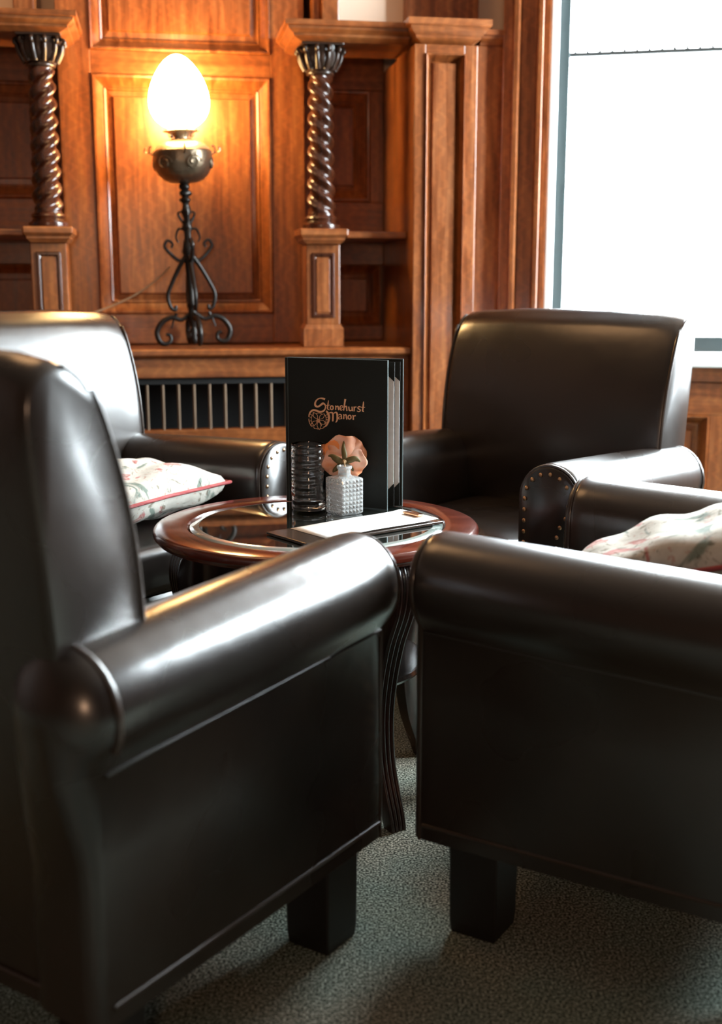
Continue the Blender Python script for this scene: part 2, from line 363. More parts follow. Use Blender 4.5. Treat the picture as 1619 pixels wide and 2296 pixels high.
plank('pier_board', wb, 0.468, 0.520, -0.24, 0.088, 0, 3.0, 'oak', 0.006)
# plaster infill above the cornice is brought forward
obj('plaster_panel', Bx(-0.096, 0.115, -0.11, 0.088, 1.742, 3.0), M['plaster'], wb, 0)
obj('plaster_panel', Bx(0.345, 0.468, -0.11, 0.088, 1.742, 3.0), M['plaster'], wb, 0)
obj('plaster_panel', Bx(-1.60, -1.06, -0.10, 0.088, 1.742, 3.0), M['plaster'], wb, 0)
# left end beyond the frame
plank('rail', wb, -3.2, -1.60, -0.05, 0.09, 0, 1.74, 'oak')

def cornice_prof(y_front, z1, z0, y_back):
    h = z1-z0
    return [(y_back, z1), (y_front, z1), (y_front, z1-h*0.28), (y_front+0.008, z1-h*0.31), (y_front+0.010, z1-h*0.45), (y_front+0.022, z1-h*0.62), (y_front+0.026, z1-h*0.66), (y_front+0.026, z1-h*0.78), (y_front+0.045, z0+h*0.05), (y_front+0.05, z0), (y_back, z0)]
def cornice(name, x0, x1, yf, yb, z0, z1, label, ml=True, mr=True, wood='oak_h'):
    """moulded shelf, mitred round its free ends"""
    prof = cornice_prof(yf, z1, z0, yb)[1:-1]
    bm = bmesh.new(); L = []
    for y, z in prof:
        d = y-yf; L.append([(x0+(d if ml else 0), yb, z), (x0+(d if ml else 0), y, z), (x1-(d if mr else 0), y, z), (x1-(d if mr else 0), yb, z)])
    R = [[bm.verts.new(p) for p in lp] for lp in L]
    for a, b in zip(R, R[1:]):
        for i in range(4): bm.faces.new((a[i], a[(i+1)%4], b[(i+1)%4], b[i]))
    bm.faces.new(R[0]); bm.faces.new(R[-1][::-1])
    o = obj(name, bm, M[wood], smooth=25); o['kind'] = 'structure'; on_wall(o); return o
cornice('trim_1', -0.286, 0.083, -0.40, -0.12, 1.690, 1.741, '', True, False)
cornice('trim_2', -1.70, -0.868, -0.40, -0.12, 1.690, 1.741, '', False, True)
cornice('trim_3', 0.062, 0.308, -0.455, -0.10, 1.682, 1.746, '', True, True)
cornice('trim_4', 0.309, 0.448, -0.345, -0.10, 1.690, 1.742, '', False, False)
# cornice soffits closing the niches above the columns
for i, (a, b_) in enumerate(((-0.200, 0.084), (-1.60, -0.951))):
    o = S('trim_%d' % (5+i), Bx(a, b_, -0.3995+0.05, 0.054, 1.735, 1.7405), M['oak_h'], BO, BT)
# mid shelves with cap over each pedestal
def cap(name, x0, x1, xs0, xs1):
    t_ = empty(name); on_wall(t_)
    obj('cap_top', Bx(x0, x1, -0.375, -0.20, 1.139, 1.160), M['oak_h'], t_, 0, 0.004)
    bm = bmesh.new(); L = []
    for ins, z in ((0.004, 1.139), (0.010, 1.132), (0.010, 1.127), (0.020, 1.116)):
        L.append([(x0+ins, -0.375+ins, z), (x1-ins, -0.375+ins, z), (x1-ins, -0.20-ins, z), (x0+ins, -0.20-ins, z)])
    loft(bm, L); obj('cap_moulding', bm, M['oak_h'], t_)
    obj('shelf_board', Bx(xs0, xs1, -0.335, 0.053, 1.134, 1.154), M['oak_h'], t_, 0, 0.004)
    return t_
tag(cap('niche_shelf', -0.247, -0.101, -0.1005, 0.085), 'oak shelf and moulded cap under the right twisted column', 'shelf')
tag(cap('niche_shelf', -1.046, -0.905, -1.60, -1.0465), 'oak shelf and moulded cap under the left twisted column', 'shelf')
def pedestal(cx, label):
    t_ = empty('pedestal'); on_wall(t_)
    h = 0.052
    plank('shaft', t_, cx-h, cx+h, -0.325, -0.225, 0.875, 1.116, 'oak', 0.003)
    bm = bmesh.new(); loft(bm, [[(cx-a, -0.325-(a-h), z), (cx+a, -0.325-(a-h), z), (cx+a, -0.225+(a-h), z), (cx-a, -0.225+(a-h), z)] for a, z in ((0.061, 0.8095), (0.061, 0.862), (0.058, 0.868), (h+.001, 0.876))])
    obj('plinth', bm, M['oak'], t_, 20)
    bm = bmesh.new(); ring_molding(bm, cx-0.035, cx+0.035, 0.895, 1.09, [(0, -0.3252), (0.003, -0.330), (0.008, -0.330), (0.011, -0.3265), (0.013, -0.3255)])
    obj('panel_bead', bm, M['oak_dark'], t_, 30)
    obj('panel_field', Bx(cx-0.020, cx+0.020, -0.3285, -0.3255, 0.913, 1.072), M['oak'], t_, 0, 0.001)
    return tag(t_, label, 'pedestal')
pedestal(-0.172, 'square oak pedestal with a beaded panel under the right twisted column')
pedestal(-0.980, 'square oak pedestal with a beaded panel under the left twisted column')

def column(cx, hand, label):
    cy = -0.290
    t_ = empty('twisted_column'); on_wall(t_)
    bm = bmesh.new(); N = 140; L = []; n = 48
    z0, z1 = 1.205, 1.612
    for k in range(N+1):
        z = z0+(z1-z0)*k/N; r0 = 0.0385-0.006*k/N
        fade = min(1, k/6, (N-k)/6)
        L.append([(cx+r0*(1+0.17*fade*math.cos(3*(a:=2*PI*i/n)-hand*2*PI*z/0.047))*math.cos(a), cy+r0*(1+0.17*fade*math.cos(3*a-hand*2*PI*z/0.047))*math.sin(a), z) for i in range(n)])
    loft(bm, L); obj('shaft', bm, M['oak_dark'], t_, 60)
    bm = bmesh.new()
    lathe(bm, [(0.056, 1.1605), (0.0575, 1.166), (0.057, 1.173), (0.049, 1.177), (0.045, 1.183), (0.047, 1.188), (0.050, 1.192), (0.048, 1.198), (0.041, 1.201), (0.040, 1.206)], 36, (cx, cy)); obj('base', bm, M['oak_dark'], t_, 50)
    cp_ = bmesh.new()
    lathe(cp_, [(0.036, 1.604), (0.041, 1.607), (0.041, 1.613), (0.037, 1.617), (0.050, 1.626), (0.057, 1.640), (0.059, 1.656), (0.057, 1.668), (0.058, 1.684)], 48, (cx, cy), lambda a, z: 1+0.07*math.cos(8*a)*(1 if 1.62 < z < 1.68 else 0))
    cap_o = obj('capital', cp_, M['carved'], t_, 60)
    obj('abacus', Bx(cx-0.062, cx+0.062, cy-0.062, cy+0.062, 1.683, 1.6895), M['carved'], t_, 0, 0.002)
    for k in range(12):
        a = 2*PI*k/12+PI/12; bm = bmesh.new(); pts = []
        for s in range(15):                                # curled leaf tips
            u = s/14
            if u < 0.5: r = 0.045+0.019*math.sin(u/0.5*PI/2); z = 1.620+0.045*(u/0.5)
            else:
                ph = (u-0.5)/0.5*1.6*PI; r = 0.064+0.008*math.sin(ph); z = 1.665+0.0075*(1-math.cos(ph))
            pts.append((cx+r*math.cos(a), cy+r*math.sin(a), z))
        tube(bm, pts, lambda q: 0.0085*(1-0.5*q), 7, sub=2); obj('leaf', bm, M['carved'], cap_o, 60)
    return tag(t_, label, 'column')
column(-0.172, -1, 'dark twisted barley-sugar column right of the lit lamp')
column(-0.978, 1, 'dark twisted barley-sugar column left of the lit lamp')

# ------------------------------------------------------------------ radiator cabinet
rc = empty('radiator_cabinet'); on_wall(rc)
tag(rc, 'long oak radiator cabinet with a barred grille beneath the lamp', 'cabinet')
XL, XR = -1.62, 0.0855
bm = bmesh.new(); prism_x(bm, [(-0.119, 0.808), (-0.400, 0.808), (-0.406, 0.804), (-0.406, 0.792), (-0.400, 0.786), (-0.392, 0.783), (-0.119, 0.783)], XL, XR-0.001); obj('worktop', bm, M['oak_h'], rc, 30)
plank('worktop_back', rc, -0.1995, XR-0.001, -0.1185, 0.053, 0.783, 0.808, 'oak_h')
plank('worktop_back', rc, XL, -0.9505, -0.1185, 0.053, 0.783, 0.808, 'oak_h')
plank('frieze', rc, XL, XR-0.001, -0.382, -0.34, 0.722, 0.782, 'oak_h', 0.003)
plank('lower_rail', rc, XL, XR-0.001, -0.382, -0.34, 0.44, 0.567, 'oak_h', 0.003)
plank('plinth', rc, XL, XR-0.001, -0.385, -0.34, 0.0, 0.12, 'oak_h', 0.003)
plank('stile', rc, XL, XL+0.1, -0.3815, -0.34, 0.12, 0.44); plank('stile', rc, -0.30+0.30, XR-0.001, -0.3815, -0.34, 0.12, 0.722); plank('stile', rc, -0.85, -0.77, -0.3815, -0.34, 0.12, 0.44)
panel_set(rc, XL+0.1, -0.85, 0.12, 0.44, -0.38, 0.03); panel_set(rc, -0.77, 0.0, 0.12, 0.44, -0.38, 0.03)
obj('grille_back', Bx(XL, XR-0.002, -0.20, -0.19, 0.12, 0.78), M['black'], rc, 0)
obj('grille_rail', Bx(XL, 0.0, -0.372, -0.362, 0.703, 0.722), M['black'], rc, 0)
k = 0; x = -1.590
while x < -0.01:
    bm = bmesh.new(); loft(bm, [[(x+0.005*math.cos(a*PI/4), -0.366+0.005*math.sin(a*PI/4), z) for a in range(8)] for z in (0.567, 0.703)])
    obj('bar', bm, M['bar'], rc, 60); x += 0.0463
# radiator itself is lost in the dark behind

# ------------------------------------------------------------------ lamp
LX, LY = -0.562, -0.255
lamp = empty('oil_lamp'); on_wall(lamp)
tag(lamp, 'wrought iron scroll-legged oil lamp with glowing white egg-shaped globe', 'lamp')
def at(r, a, z): return (LX+r*math.cos(a), LY+r*math.sin(a), z)
# globe
prof = []; zb, zt, R = 1.440, 1.653, 0.0895
for i in range(25):
    u = i/24; th = PI*u
    z = zb+(zt-zb)*(1-math.cos(th))/2; s = math.sin(th)
    rr = R*s*(1+0.27*math.cos(th))*0.965
    prof.append((max(rr, 0.001), z))
prof = [(0.030, 1.4405)]+[q for q in prof if q[1] > 1.443]
bm = bmesh.new(); lathe(bm, prof, 40, (LX, LY)); gobj = obj('globe', bm, M['globe'], lamp, 80)
bm = bmesh.new(); lathe(bm, [(0.052, 1.4395), (0.054, 1.4365), (0.040, 1.433), (0.030, 1.428), (0.022, 1.420), (0.022, 1.416), (0.03, 1.4115)], 36, (LX, LY)); obj('gallery', bm, M['brass'], lamp, 50)
for k in range(10):
    a = 2*PI*k/10; bm = bmesh.new(); tube(bm, [at(0.030, a, 1.418), at(0.038, a, 1.426), at(0.036, a, 1.433), at(0.046, a, 1.436), at(0.055, a, 1.440)], 0.0018, 5, sub=3); obj('gallery_prong', bm, M['bronze'], lamp, 60)
bm = bmesh.new(); lathe(bm, [(0.026, 1.416), (0.035, 1.413), (0.052, 1.407), (0.068, 1.398), (0.079, 1.388), (0.083, 1.382)], 40, (LX, LY)); obj('font_lid', bm, M['brass'], lamp, 60)
bm = bmesh.new(); lathe(bm, [(0.083, 1.3815), (0.087, 1.378), (0.086, 1.372), (0.088, 1.355), (0.085, 1.335), (0.074, 1.312), (0.058, 1.297), (0.040, 1.290), (0.018, 1.288), (0.012, 1.286)], 40, (LX, LY), lambda a, z: 1+0.012*math.cos(6*a)); font = obj('font', bm, M['bronze'], lamp, 60)
for k in range(6):                                            # embossed swirls and rim handles
    a = 2*PI*k/6-PI/2+0.35; pts = []
    for s in range(16):
        ph = s/15*3.2*PI; q = 0.024*(1-s/15*0.75); ca = a+q*math.cos(ph)/0.085; z = 1.342+q*math.sin(ph)*0.9
        rr = 0.0865 if z > 1.335 else 0.0865-(1.335-z)*0.55
        pts.append(at(rr+0.001, ca, z))
    bm = bmesh.new(); tube(bm, pts, 0.0028, 5, sub=2); obj('swirl', bm, M['bronze'], font, 60)
for k in range(4):
    a = k*PI/2+0.05; bm = bmesh.new()
    tube(bm, [at(0.085, a, 1.368), at(0.096, a, 1.378), at(0.096, a, 1.392), at(0.088, a, 1.394)], 0.003, 6); tube(bm, [at(0.094, a, 1.380), at(0.104, a, 1.374), at(0.112, a, 1.380), at(0.110, a, 1.390), at(0.103, a, 1.388)], 0.0022, 5)
    obj('handle', bm, M['bronze'], lamp, 60)
# stem with knots
bm = bmesh.new()
prof = [(0.008, 1.288), (0.015, 1.284), (0.016, 1.274), (0.010, 1.268), (0.018, 1.262), (0.019, 1.255), (0.010, 1.248), (0.016, 1.242), (0.017, 1.237), (0.009, 1.230), (0.012, 1.215), (0.016, 1.205), (0.011, 1.196), (0.009, 1.18), (0.014, 1.168), (0.015, 1.155), (0.010, 1.145), (0.010, 1.12), (0.017, 1.105), (0.019, 1.085), (0.014, 1.07), (0.012, 1.04), (0.012, 0.94), (0.015, 0.935), (0.015, 0.925), (0.012, 0.92), (0.014, 0.905), (0.018, 0.890), (0.012, 0.875), (0.008, 0.860)]
lathe(bm, prof[::-1], 20, (LX, LY), lambda a, z: 1+0.14*math.cos(3*a+z*160)); obj('stem', bm, M['iron'], lamp, 60)
# small upper scrolls
for k in range(4):
    a = k*PI/2+0.1
    for (z, s) in ((1.190, 0.020), (1.130, 0.030)):
        bm = bmesh.new(); tube(bm, [at(0.009, a, z-s), at(s*0.9, a, z-s*0.3), at(s*1.25, a, z+s*0.45), at(s*0.8, a, z+s*0.75), at(s*0.55, a, z+s*0.35)] if s < .025 else [at(0.009, a, z+s*.8), at(s*0.9, a, z+s*0.8), at(s*1.2, a, z), at(s*1.0, a, z-s*.5)], lambda q: 0.0045*(1-0.5*q), 6); obj('scroll', bm, M['iron'], lamp, 60)
# four scrolled legs
for k in range(4):
    a = k*PI/2-PI/2+0.14
    if k == 0:      # the leg that faces the room reads as a straight rod
        pass
    bm = bmesh.new()
    tube(bm, [at(0.010, a, 1.075), at(0.030, a, 1.045), at(0.055, a, 1.000), at(0.072, a, 0.960), at(0.066, a, 0.925), at(0.052, a, 0.915), at(0.050, a, 0.928)], lambda q: 0.0075*(1-0.35*q), 7); leg = obj('leg', bm, M['iron'], lamp, 60)
    bm = bmesh.new()
    tube(bm, [at(0.008, a, 0.905), at(0.035, a, 0.885), at(0.065, a, 0.893), at(0.095, a, 0.880), at(0.113, a, 0.850), at(0.105, a, 0.822), at(0.088, a, 0.8145), at(0.072, a, 0.824), at(0.074, a, 0.840), at(0.086, a, 0.843)], lambda q: 0.0055+0.003*math.sin(PI*min(1, q*1.2)), 7); obj('foot', bm, M['iron'], leg, 60)
    bm = bmesh.new(); tube(bm, [at(0.012, a, 1.070), at(0.032, a, 1.062), at(0.058, a, 1.085), at(0.072, a, 1.105), at(0.062, a, 1.122), at(0.048, a, 1.112), at(0.052, a, 1.100)], lambda q: 0.0060*(1-0.4*q), 6); obj('scroll', bm, M['iron'], leg, 60)
    bm = bmesh.new(); tube(bm, [at(0.050, a, 0.905), at(0.060, a, 0.885), at(0.068, a, 0.86)], lambda q: 0.005*(1-0.6*q), 6); obj('spur', bm, M['iron'], leg, 60)
bm = bmesh.new(); lathe(bm, [(0.002, 0.8085), (0.010, 0.812), (0.013, 0.822), (0.009, 0.838), (0.012, 0.85), (0.007, 0.862)], 16, (LX, LY)); obj('spike_foot', bm, M['iron'], lamp, 60)
p = wloc(BO, BT, LX, LY, 1.53)
bm = bmesh.new(); tube(bm, [(LX-0.06, LY+0.01, 1.045), (LX-0.10, LY+0.02, 1.01), (LX-0.17, LY+0.03, 0.965), (LX-0.27, LY+0.04, 0.925), (LX-0.36, LY+0.04, 0.900), (LX-0.46, LY+0.06, 0.860), (LX-0.52, LY+0.08, 0.8125)], 0.003, 6)
cord = obj('lamp_cord', bm, M['cord'], lamp, 60); cord['label'] = 'thin tan cord sagging off to the left'

# ------------------------------------------------------------------ club chairs
HS = 0.305          # arm centre
def arm_profile(side, zs, y, sc=1.0, dip=0.0):
    """closed loop in x,z for one arm at depth y; side=+1 sitter's right"""
    r = 0.077*sc; zc = 0.557-dip; pts = []
    pts.append((-r, zs)); 
    for k in range(4): pts.append((-r*(1.0), zs+(zc-zs)*(k+1)/4.0*0.98))
    for k in range(1, 20):
        a = PI-k*(PI+0.86)/20; pts.append((r*math.cos(a), zc+r*math.sin(a)))
    px = 0.043*sc
    pts.append((px, zc-r*0.93)); 
    for k in range(3): pts.append((px, zs+(zc-r*0.93-zs)*(2-k)/3))
    return [(side*(HS+a), y, b) for a, b in pts]
def make_chair(zoff=0.0):
    t_ = empty('club_chair')
    YF, YR = 0.400, -0.185
    for s in (1, -1):
        bm = bmesh.new(); L = []
        ys = [(YF, 0.88), (YF-0.004, 0.95), (YF-0.012, 0.99), (YF-0.03, 1.0)]+[(YF-0.03-(YF-0.03-YR)*k/10, 1.0+0.025*math.sin(PI*k/10)) for k in range(1, 10)]+[(YR, 1.0)]
        for y, sc in ys: L.append(arm_profile(s, 0.15, y, sc, 0.022*(YF-y)/0.52))
        for k in range(1, 7):                             # domed rear end
            a = k/6*PI/2*0.97; y = YR-0.055*math.sin(a); c_ = math.cos(a)
            base = arm_profile(s, 0.15, YR, 1.0, 0.022*(YF-YR)/0.52); zc = 0.557-0.027
            q = []
            for (x, _, z) in base:
                cxx = s*HS
                if z > 0.47: q.append((cxx+(x-cxx)*max(c_, .06), y, zc+(z-zc)*max(c_, .06)))
                else:
                    q.append((cxx+(x-cxx)*(0.35+0.65*c_), YR-0.055*math.sin(a)*max(0, (z-0.36)/0.11) if z > 0.36 else YR-0.02*math.sin(a), z))
            L.append(q)
        loft(bm, L); arm = obj('arm', bm, M['leather'], t_, 50)
        # front facing panel: arch shape, proud, with piping and nailheads
        base = [(x, z) for x, _, z in arm_profile(s, 0.15, YF, 0.90, 0.0)]
        def inset(pts, d):
            cxm = s*HS-0.0; out = []
            for x, z in pts:
                zc = 0.557
                if z > 0.50:
                    v_ = Vector((x-cxm, z-zc)); v_ = v_*(1-d/v_.length); out.append((cxm+v_.x, zc+v_.y))
                else: out.append((x-math.copysign(d, x-cxm), max(z, 0.15+d)))
            return out
        bm = bmesh.new(); loft(bm, [[(x, YF-0.003, z) for x, z in base], [(x, YF+0.006, z) for x, z in base], [(x, YF+0.010, z) for x, z in inset(base, 0.006)]])
        face = obj('arm_front', bm, M['leather'], t_, 50)
        bm = bmesh.new(); big = [(x, YF-0.001, z) for x, _, z in arm_profile(s, 0.15, YF, 0.93, 0.0)]
        tube(bm, big, 0.0035, 6, closed=True, raw=True); obj('arm_piping', bm, M['piping'], arm, 60)
        # seam ring at rear
        rr = [(x, YR-0.001, z) for x, _, z in arm_profile(s, 0.15, YR, 1.0, 0.027) if z > 0.49]
        bm = bmesh.new(); tube(bm, rr, 0.005, 6, raw=True); obj('rear_piping', bm, M['piping'], arm, 60)
        # welts along the underside of the roll and along the bottom rail
        bm = bmesh.new(); tube(bm, [(s*(HS+0.0465), YF-0.01, 0.4875), (s*(HS+0.0465), YR+0.005, 0.462)], 0.0022, 6, raw=True); obj('roll_welt', bm, M['leather'], arm, 60)
        bm = bmesh.new(); tube(bm, [(s*(HS+0.0445), YF-0.008, 0.175), (s*(HS+0.0445), YR+0.005, 0.175)], 0.003, 6, raw=True); obj('base_welt', bm, M['piping'], arm, 60)
        # nailheads
        ns = inset(base, 0.014); path = [Vector((x, z)) for x, z in ns if z > 0.20]
        acc = 0.0; last = path[0]; spots = [last]
        for q in path[1:]:
            seg = (q-last).length
            while acc+seg >= 0.0235:
                tpar = (0.0235-acc)/seg; last = last+(q-last)*tpar; seg = (q-last).length; acc = 0; spots.append(last.copy())
            acc += seg; last = q
        for q in spots:
            nb = bmesh.new(); bmesh.ops.create_uvsphere(nb, u_segments=8, v_segments=5, radius=0.0048)
            for v_ in nb.verts: v_.co.y *= 0.6; v_.co += Vector((q.x, YF+0.0105, q.y))
            obj('nailhead', nb, M['nail'], face, 60)
    # backrest
    prof = [(-0.115, 0.400), (-0.085, 0.44), (-0.075, 0.55), (-0.080, 0.66), (-0.098, 0.76), (-0.128, 0.85), (-0.155, 0.902), (-0.182, 0.926), (-0.208, 0.926), (-0.231, 0.906), (-0.240, 0.865), (-0.233, 0.78), (-0.216, 0.62), (-0.203, 0.45), (-0.198, 0.30), (-0.196, 0.15)]
    fine = cat_rom([(y, z, 0) for y, z in prof], 3)
    back = [(p_.x, p_.y) for p_ in fine]
    cyz = (-0.155, 0.60)
    bm = bmesh.new(); L = []
    W = 0.318
    for xx, sc, dz in ((-W, 0.93, -.018), (-W+0.004, 0.975, -.012), (-W+0.018, 0.995, -.006), (-W+0.06, 1.0, 0), (-0.12, 1.0, 0.006), (0.12, 1.0, 0.006), (W-0.06, 1.0, 0), (W-0.018, 0.995, -.006), (W-0.004, 0.975, -.012), (W, 0.93, -.018)):
        crown = 0.016*(1-(xx/W)**2); lp = []
        for (y, z) in back:
            yy = cyz[0]+(y-cyz[0])*sc; zz = z
            if y > -0.16: yy += crown
            if z > 0.85: zz += (z-0.85)/0.07*dz
            narrow = 0.965 if z < 0.40 else 1.0
            lean = 1.0+0.03*(z-0.6)
            lp.append((xx*narrow*lean, yy, zz))
        L.append(lp)
    loft(bm, L); bk = obj('backrest', bm, M['leather'], t_, 50)
    for s in (1, -1):
        pts = [(s*(W-0.001)*(1+0.03*(z-0.6)), cyz[0]+(y-cyz[0])*0.965+0.001, z-(0.014 if z > .9 else 0)) for y, z in back if z > 0.5 and y > -0.195]
        bm = bmesh.new(); tube(bm, pts, 0.0035, 6, raw=True); obj('back_piping', bm, M['piping'], bk, 60)
    bm = bmesh.new(); tube(bm, [(-0.300, -0.1985, 0.175), (0.300, -0.1985, 0.175)], 0.003, 6, raw=True); obj('rear_welt', bm, M['piping'], bk, 60)
    # seat: base, front rail, cushion
    obj('seat_base', Bx(-0.245, 0.245, -0.17, 0.375, 0.151, 0.335), M['leather'], t_, 0, 0.012)
    bm = bmesh.new(); L = []
    for z, ins in ((0.336, 0.02), (0.345, 0.004), (0.36, 0.0), (0.42, 0.0), (0.438, 0.006), (0.446, 0.03), (0.455, 0.10)):
        x1, y0, y1 = 0.223-ins, -0.105+ins, 0.395-ins; lp = []
        for i in range(36):
            a = 2*PI*i/36; ca, sa = math.cos(a), math.sin(a); e = 0.22
            lp.append((x1*math.copysign(abs(ca)**e, ca), (y0+y1)/2+(y1-y0)/2*math.copysign(abs(sa)**e, sa), z))
        L.append(lp)
    loft(bm, L); obj('seat_cushion', bm, M['leather'], t_, 60)
    for sx in (1, -1):
        for (ya, yb) in ((0.27, 0.352), (-0.185, -0.115)):
            bm = bmesh.new(); xa, xb = sorted((sx*0.255, sx*0.335)); xm = (xa+xb)/2; ym = (ya+yb)/2
            loft(bm, [[(xm+(x-xm)*k_, ym+(y-ym)*k_, z) for x, y in ((xa, ya), (xb, ya), (xb, yb), (xa, yb))] for z, k_ in ((0.0, 0.92), (0.02, 0.97), (0.1505, 1.0))])
            obj('leg', bm, M['leg'], t_, 0, 0.003)
    return t_
def copy_tree(o, parent=None):
    c = o.copy(); C.objects.link(c); c.parent = parent
    for ch in list(o.children): copy_tree(ch, c)
    return c
def place(t_, O, Fv):
    t_.location = (O[0], O[1], 0); t_.rotation_euler = (0, 0, math.atan2(-Fv[0], Fv[1])); return t_
proto = make_chair()
G = 'brown leather club chairs round the table'
ch_list = [
 ((-0.478, 1.573), (0.55, 0.835), 'dark brown leather club chair nearest at lower left, seen from behind'),
 ((0.612, 1.790), (-0.85, 0.527), 'dark leather club chair at lower right holding the floral pillow, its side towards us'),
 ((0.415, 2.913), (-0.64, -0.768), 'leather club chair in front of the bright window, its backrest facing us'),
 ((-0.698, 2.766), (0.80, -0.60), 'leather club chair at far left before the radiator cabinet, its back shining white'),
]
chairs = []
for i, (O, Fv, lab) in enumerate(ch_list):
    c = proto if i == 0 else copy_tree(proto)
    place(c, O, Fv); tag(c, lab, 'chair', G); chairs.append(c)

# ------------------------------------------------------------------ pillows
def pillow(size, thick, label):
    t_ = empty('throw_pillow')
    N = 26; bm = bmesh.new(); grid = {}
    for side in (1, -1):
        for i in range(N+1):
            for j in range(N+1):
                u, v_ = 2*i/N-1, 2*j/N-1
                edge = (i in (0, N)) or (j in (0, N))
                if side == -1 and edge: grid[(side, i, j)] = grid[(1, i, j)]; continue
                pin = 1-0.045*(1-abs(u))*(abs(v_)**4)*1.4; pin2 = 1-0.045*(1-abs(v_))*(abs(u)**4)*1.4
                h = ((1-u**2)*(1-v_**2))**0.34
                wob = 0.006*math.sin(5*u+3*v_+side)+0.005*math.sin(9*v_-4*u)
                grid[(side, i, j)] = bm.verts.new((u*size/2*pin2, v_*size/2*pin, side*(thick/2*h)+wob*h))
        for i in range(N):
            for j in range(N):
                bm.faces.new([grid[(side, *q)] for q in ((i, j), (i+1, j), (i+1, j+1), (i, j+1))])
    obj('cover', bm, M['floral'], t_, 80)
    pts = []
    for k in range(4):
        for i in range(N):
            u = 2*i/N-1; pin = size/2*(1-0.063*(1-abs(u)))
            p_ = [(u*size/2, -pin), (pin, u*size/2), (-u*size/2, pin), (-pin, -u*size/2)][k]; pts.append((*p_, 0))
    bm = bmesh.new(); tube(bm, pts, 0.0042, 6, closed=True, raw=True); q = obj('piping', bm, M['redpipe'], t_, 60); q['label'] = 'dark red piping'
    return tag(t_, label, 'pillow')
def in_chair(t_, ci, x, y, z, tilt, roll=0.0, spin=0.0):
    """lay a pillow on chair ci: x, y in the chair's own frame, tilt leans it back"""
    m = chairs[ci].matrix_basis @ Matrix.Translation((x, y, z)) @ Matrix.Rotation(-tilt, 4, 'X') @ Matrix.Rotation(roll, 4, 'Y') @ Matrix.Rotation(spin, 4, 'Z')
    t_.location = m.to_translation(); t_.rotation_euler = m.to_euler()
p1 = pillow(0.37, 0.13, 'floral tapestry pillow lying on the far left chair seat beside the table')
in_chair(p1, 3, 0.00, 0.170, 0.532, math.radians(-2), math.radians(2.5), 0.0)
p2 = pillow(0.35, 0.13, 'floral tapestry pillow in the right-hand chair, at the right edge of the photo')
in_chair(p2, 1, 0.02, 0.115, 0.562, math.radians(17), 0.0, math.radians(-2))

# ------------------------------------------------------------------ round table
TC = (-0.087, 2.260); TR = 0.316; TZ = 0.540
tb = empty('side_table', (TC[0], TC[1], 0)); tag(tb, 'round dark red wooden table with inset glass top and reeded sabre legs', 'table')
bm = bmesh.new()
prof = [(0.248, 0.513), (0.300, 0.513), (0.307, 0.514), (0.310, 0.517), (0.311, 0.520), (TR, 0.524), (TR+0.001, 0.529), (TR, 0.534), (0.313, 0.538), (0.308, TZ), (0.262, TZ), (0.252, TZ-0.001), (0.250, TZ-0.004), (0.248, TZ-0.006)]
lathe(bm, prof, 96, cap=False)
# close the inner wall
bm.verts.ensure_lookup_table(); n_ = 96; N_ = len(bm.verts)
for i in range(n_): bm.faces.new((bm.verts[i], bm.verts[(i+1) % n_], bm.verts[N_-n_+(i+1) % n_], bm.verts[N_-n_+i]))
obj('rim', bm, M['mahogany'], tb, 40)
bm = bmesh.new(); lathe(bm, [(0.247, TZ-0.010), (0.247, TZ-0.003), (0.246, TZ-0.002), (0.229, TZ+0.0005), (0.2285, TZ-0.0005)], 96); obj('glass_bevel', bm, M['bevelglass'], tb, 60)
bm = bmesh.new(); lathe(bm, [(0.2284, TZ-0.009), (0.2284, TZ+0.0003)], 96); obj('glass_top', bm, M['tableglass'], tb, 30)
bm = bmesh.new(); lathe(bm, [(0.262, 0.415), (0.272, 0.418), (0.272, 0.430), (0.268, 0.434), (0.268, 0.5125), (0.20, 0.5125)], 64); obj('apron', bm, M['table_leg'], tb, 30)
# legs: reeded front face, S-curve
def leg_path(): return [(0.272, 0.511), (0.282, 0.480), (0.276, 0.43), (0.247, 0.36), (0.226, 0.28), (0.218, 0.20), (0.228, 0.11), (0.255, 0.03), (0.264, 0.0)]
for ang in (-55, 33, 125, -150):
    lb = bmesh.new(); P_ = cat_rom([(r, 0, z) for r, z in leg_path()], 5); L = []
    for i, q in enumerate(P_):
        d = (P_[min(i+1, len(P_)-1)]-P_[max(i-1, 0)]).normalized(); nrm = Vector((-d.z, 0, d.x)); u = i/(len(P_)-1)
        if nrm.x < 0: nrm = -nrm
        w = 0.024-0.007*u; dp = 0.040-0.016*u if u > .15 else 0.030+0.05*u; lp = []
        for k in range(25):                                # four reeds across the front
            s_ = -1+2*k/24; ree = 0.0045*abs(math.sin((s_+1)*2*PI))**0.6
            lp.append(q+nrm*(dp*0.4+ree)+Vector((0, s_*w, 0)))
        lp += [q-nrm*dp*0.6+Vector((0, w*0.9, 0)), q-nrm*dp*0.6+Vector((0, -w*0.9, 0))]
        if i == len(P_)-1:
            for v_ in lp: v_.z = 0.0
        L.append([tuple(v_) for v_ in lp])
    loft(lb, L); lg = obj('leg', lb, M['table_leg'], tb, 40); lg.rotation_euler = (0, 0, math.radians(ang))
# scroll collar at each knee
# round lower shelf
bm = bmesh.new(); lathe(bm, [(0.200, 0.254), (0.212, 0.256), (0.216, 0.262), (0.213, 0.269), (0.206, 0.271)], 64); obj('lower_shelf', bm, M['shelf'], tb, 30)

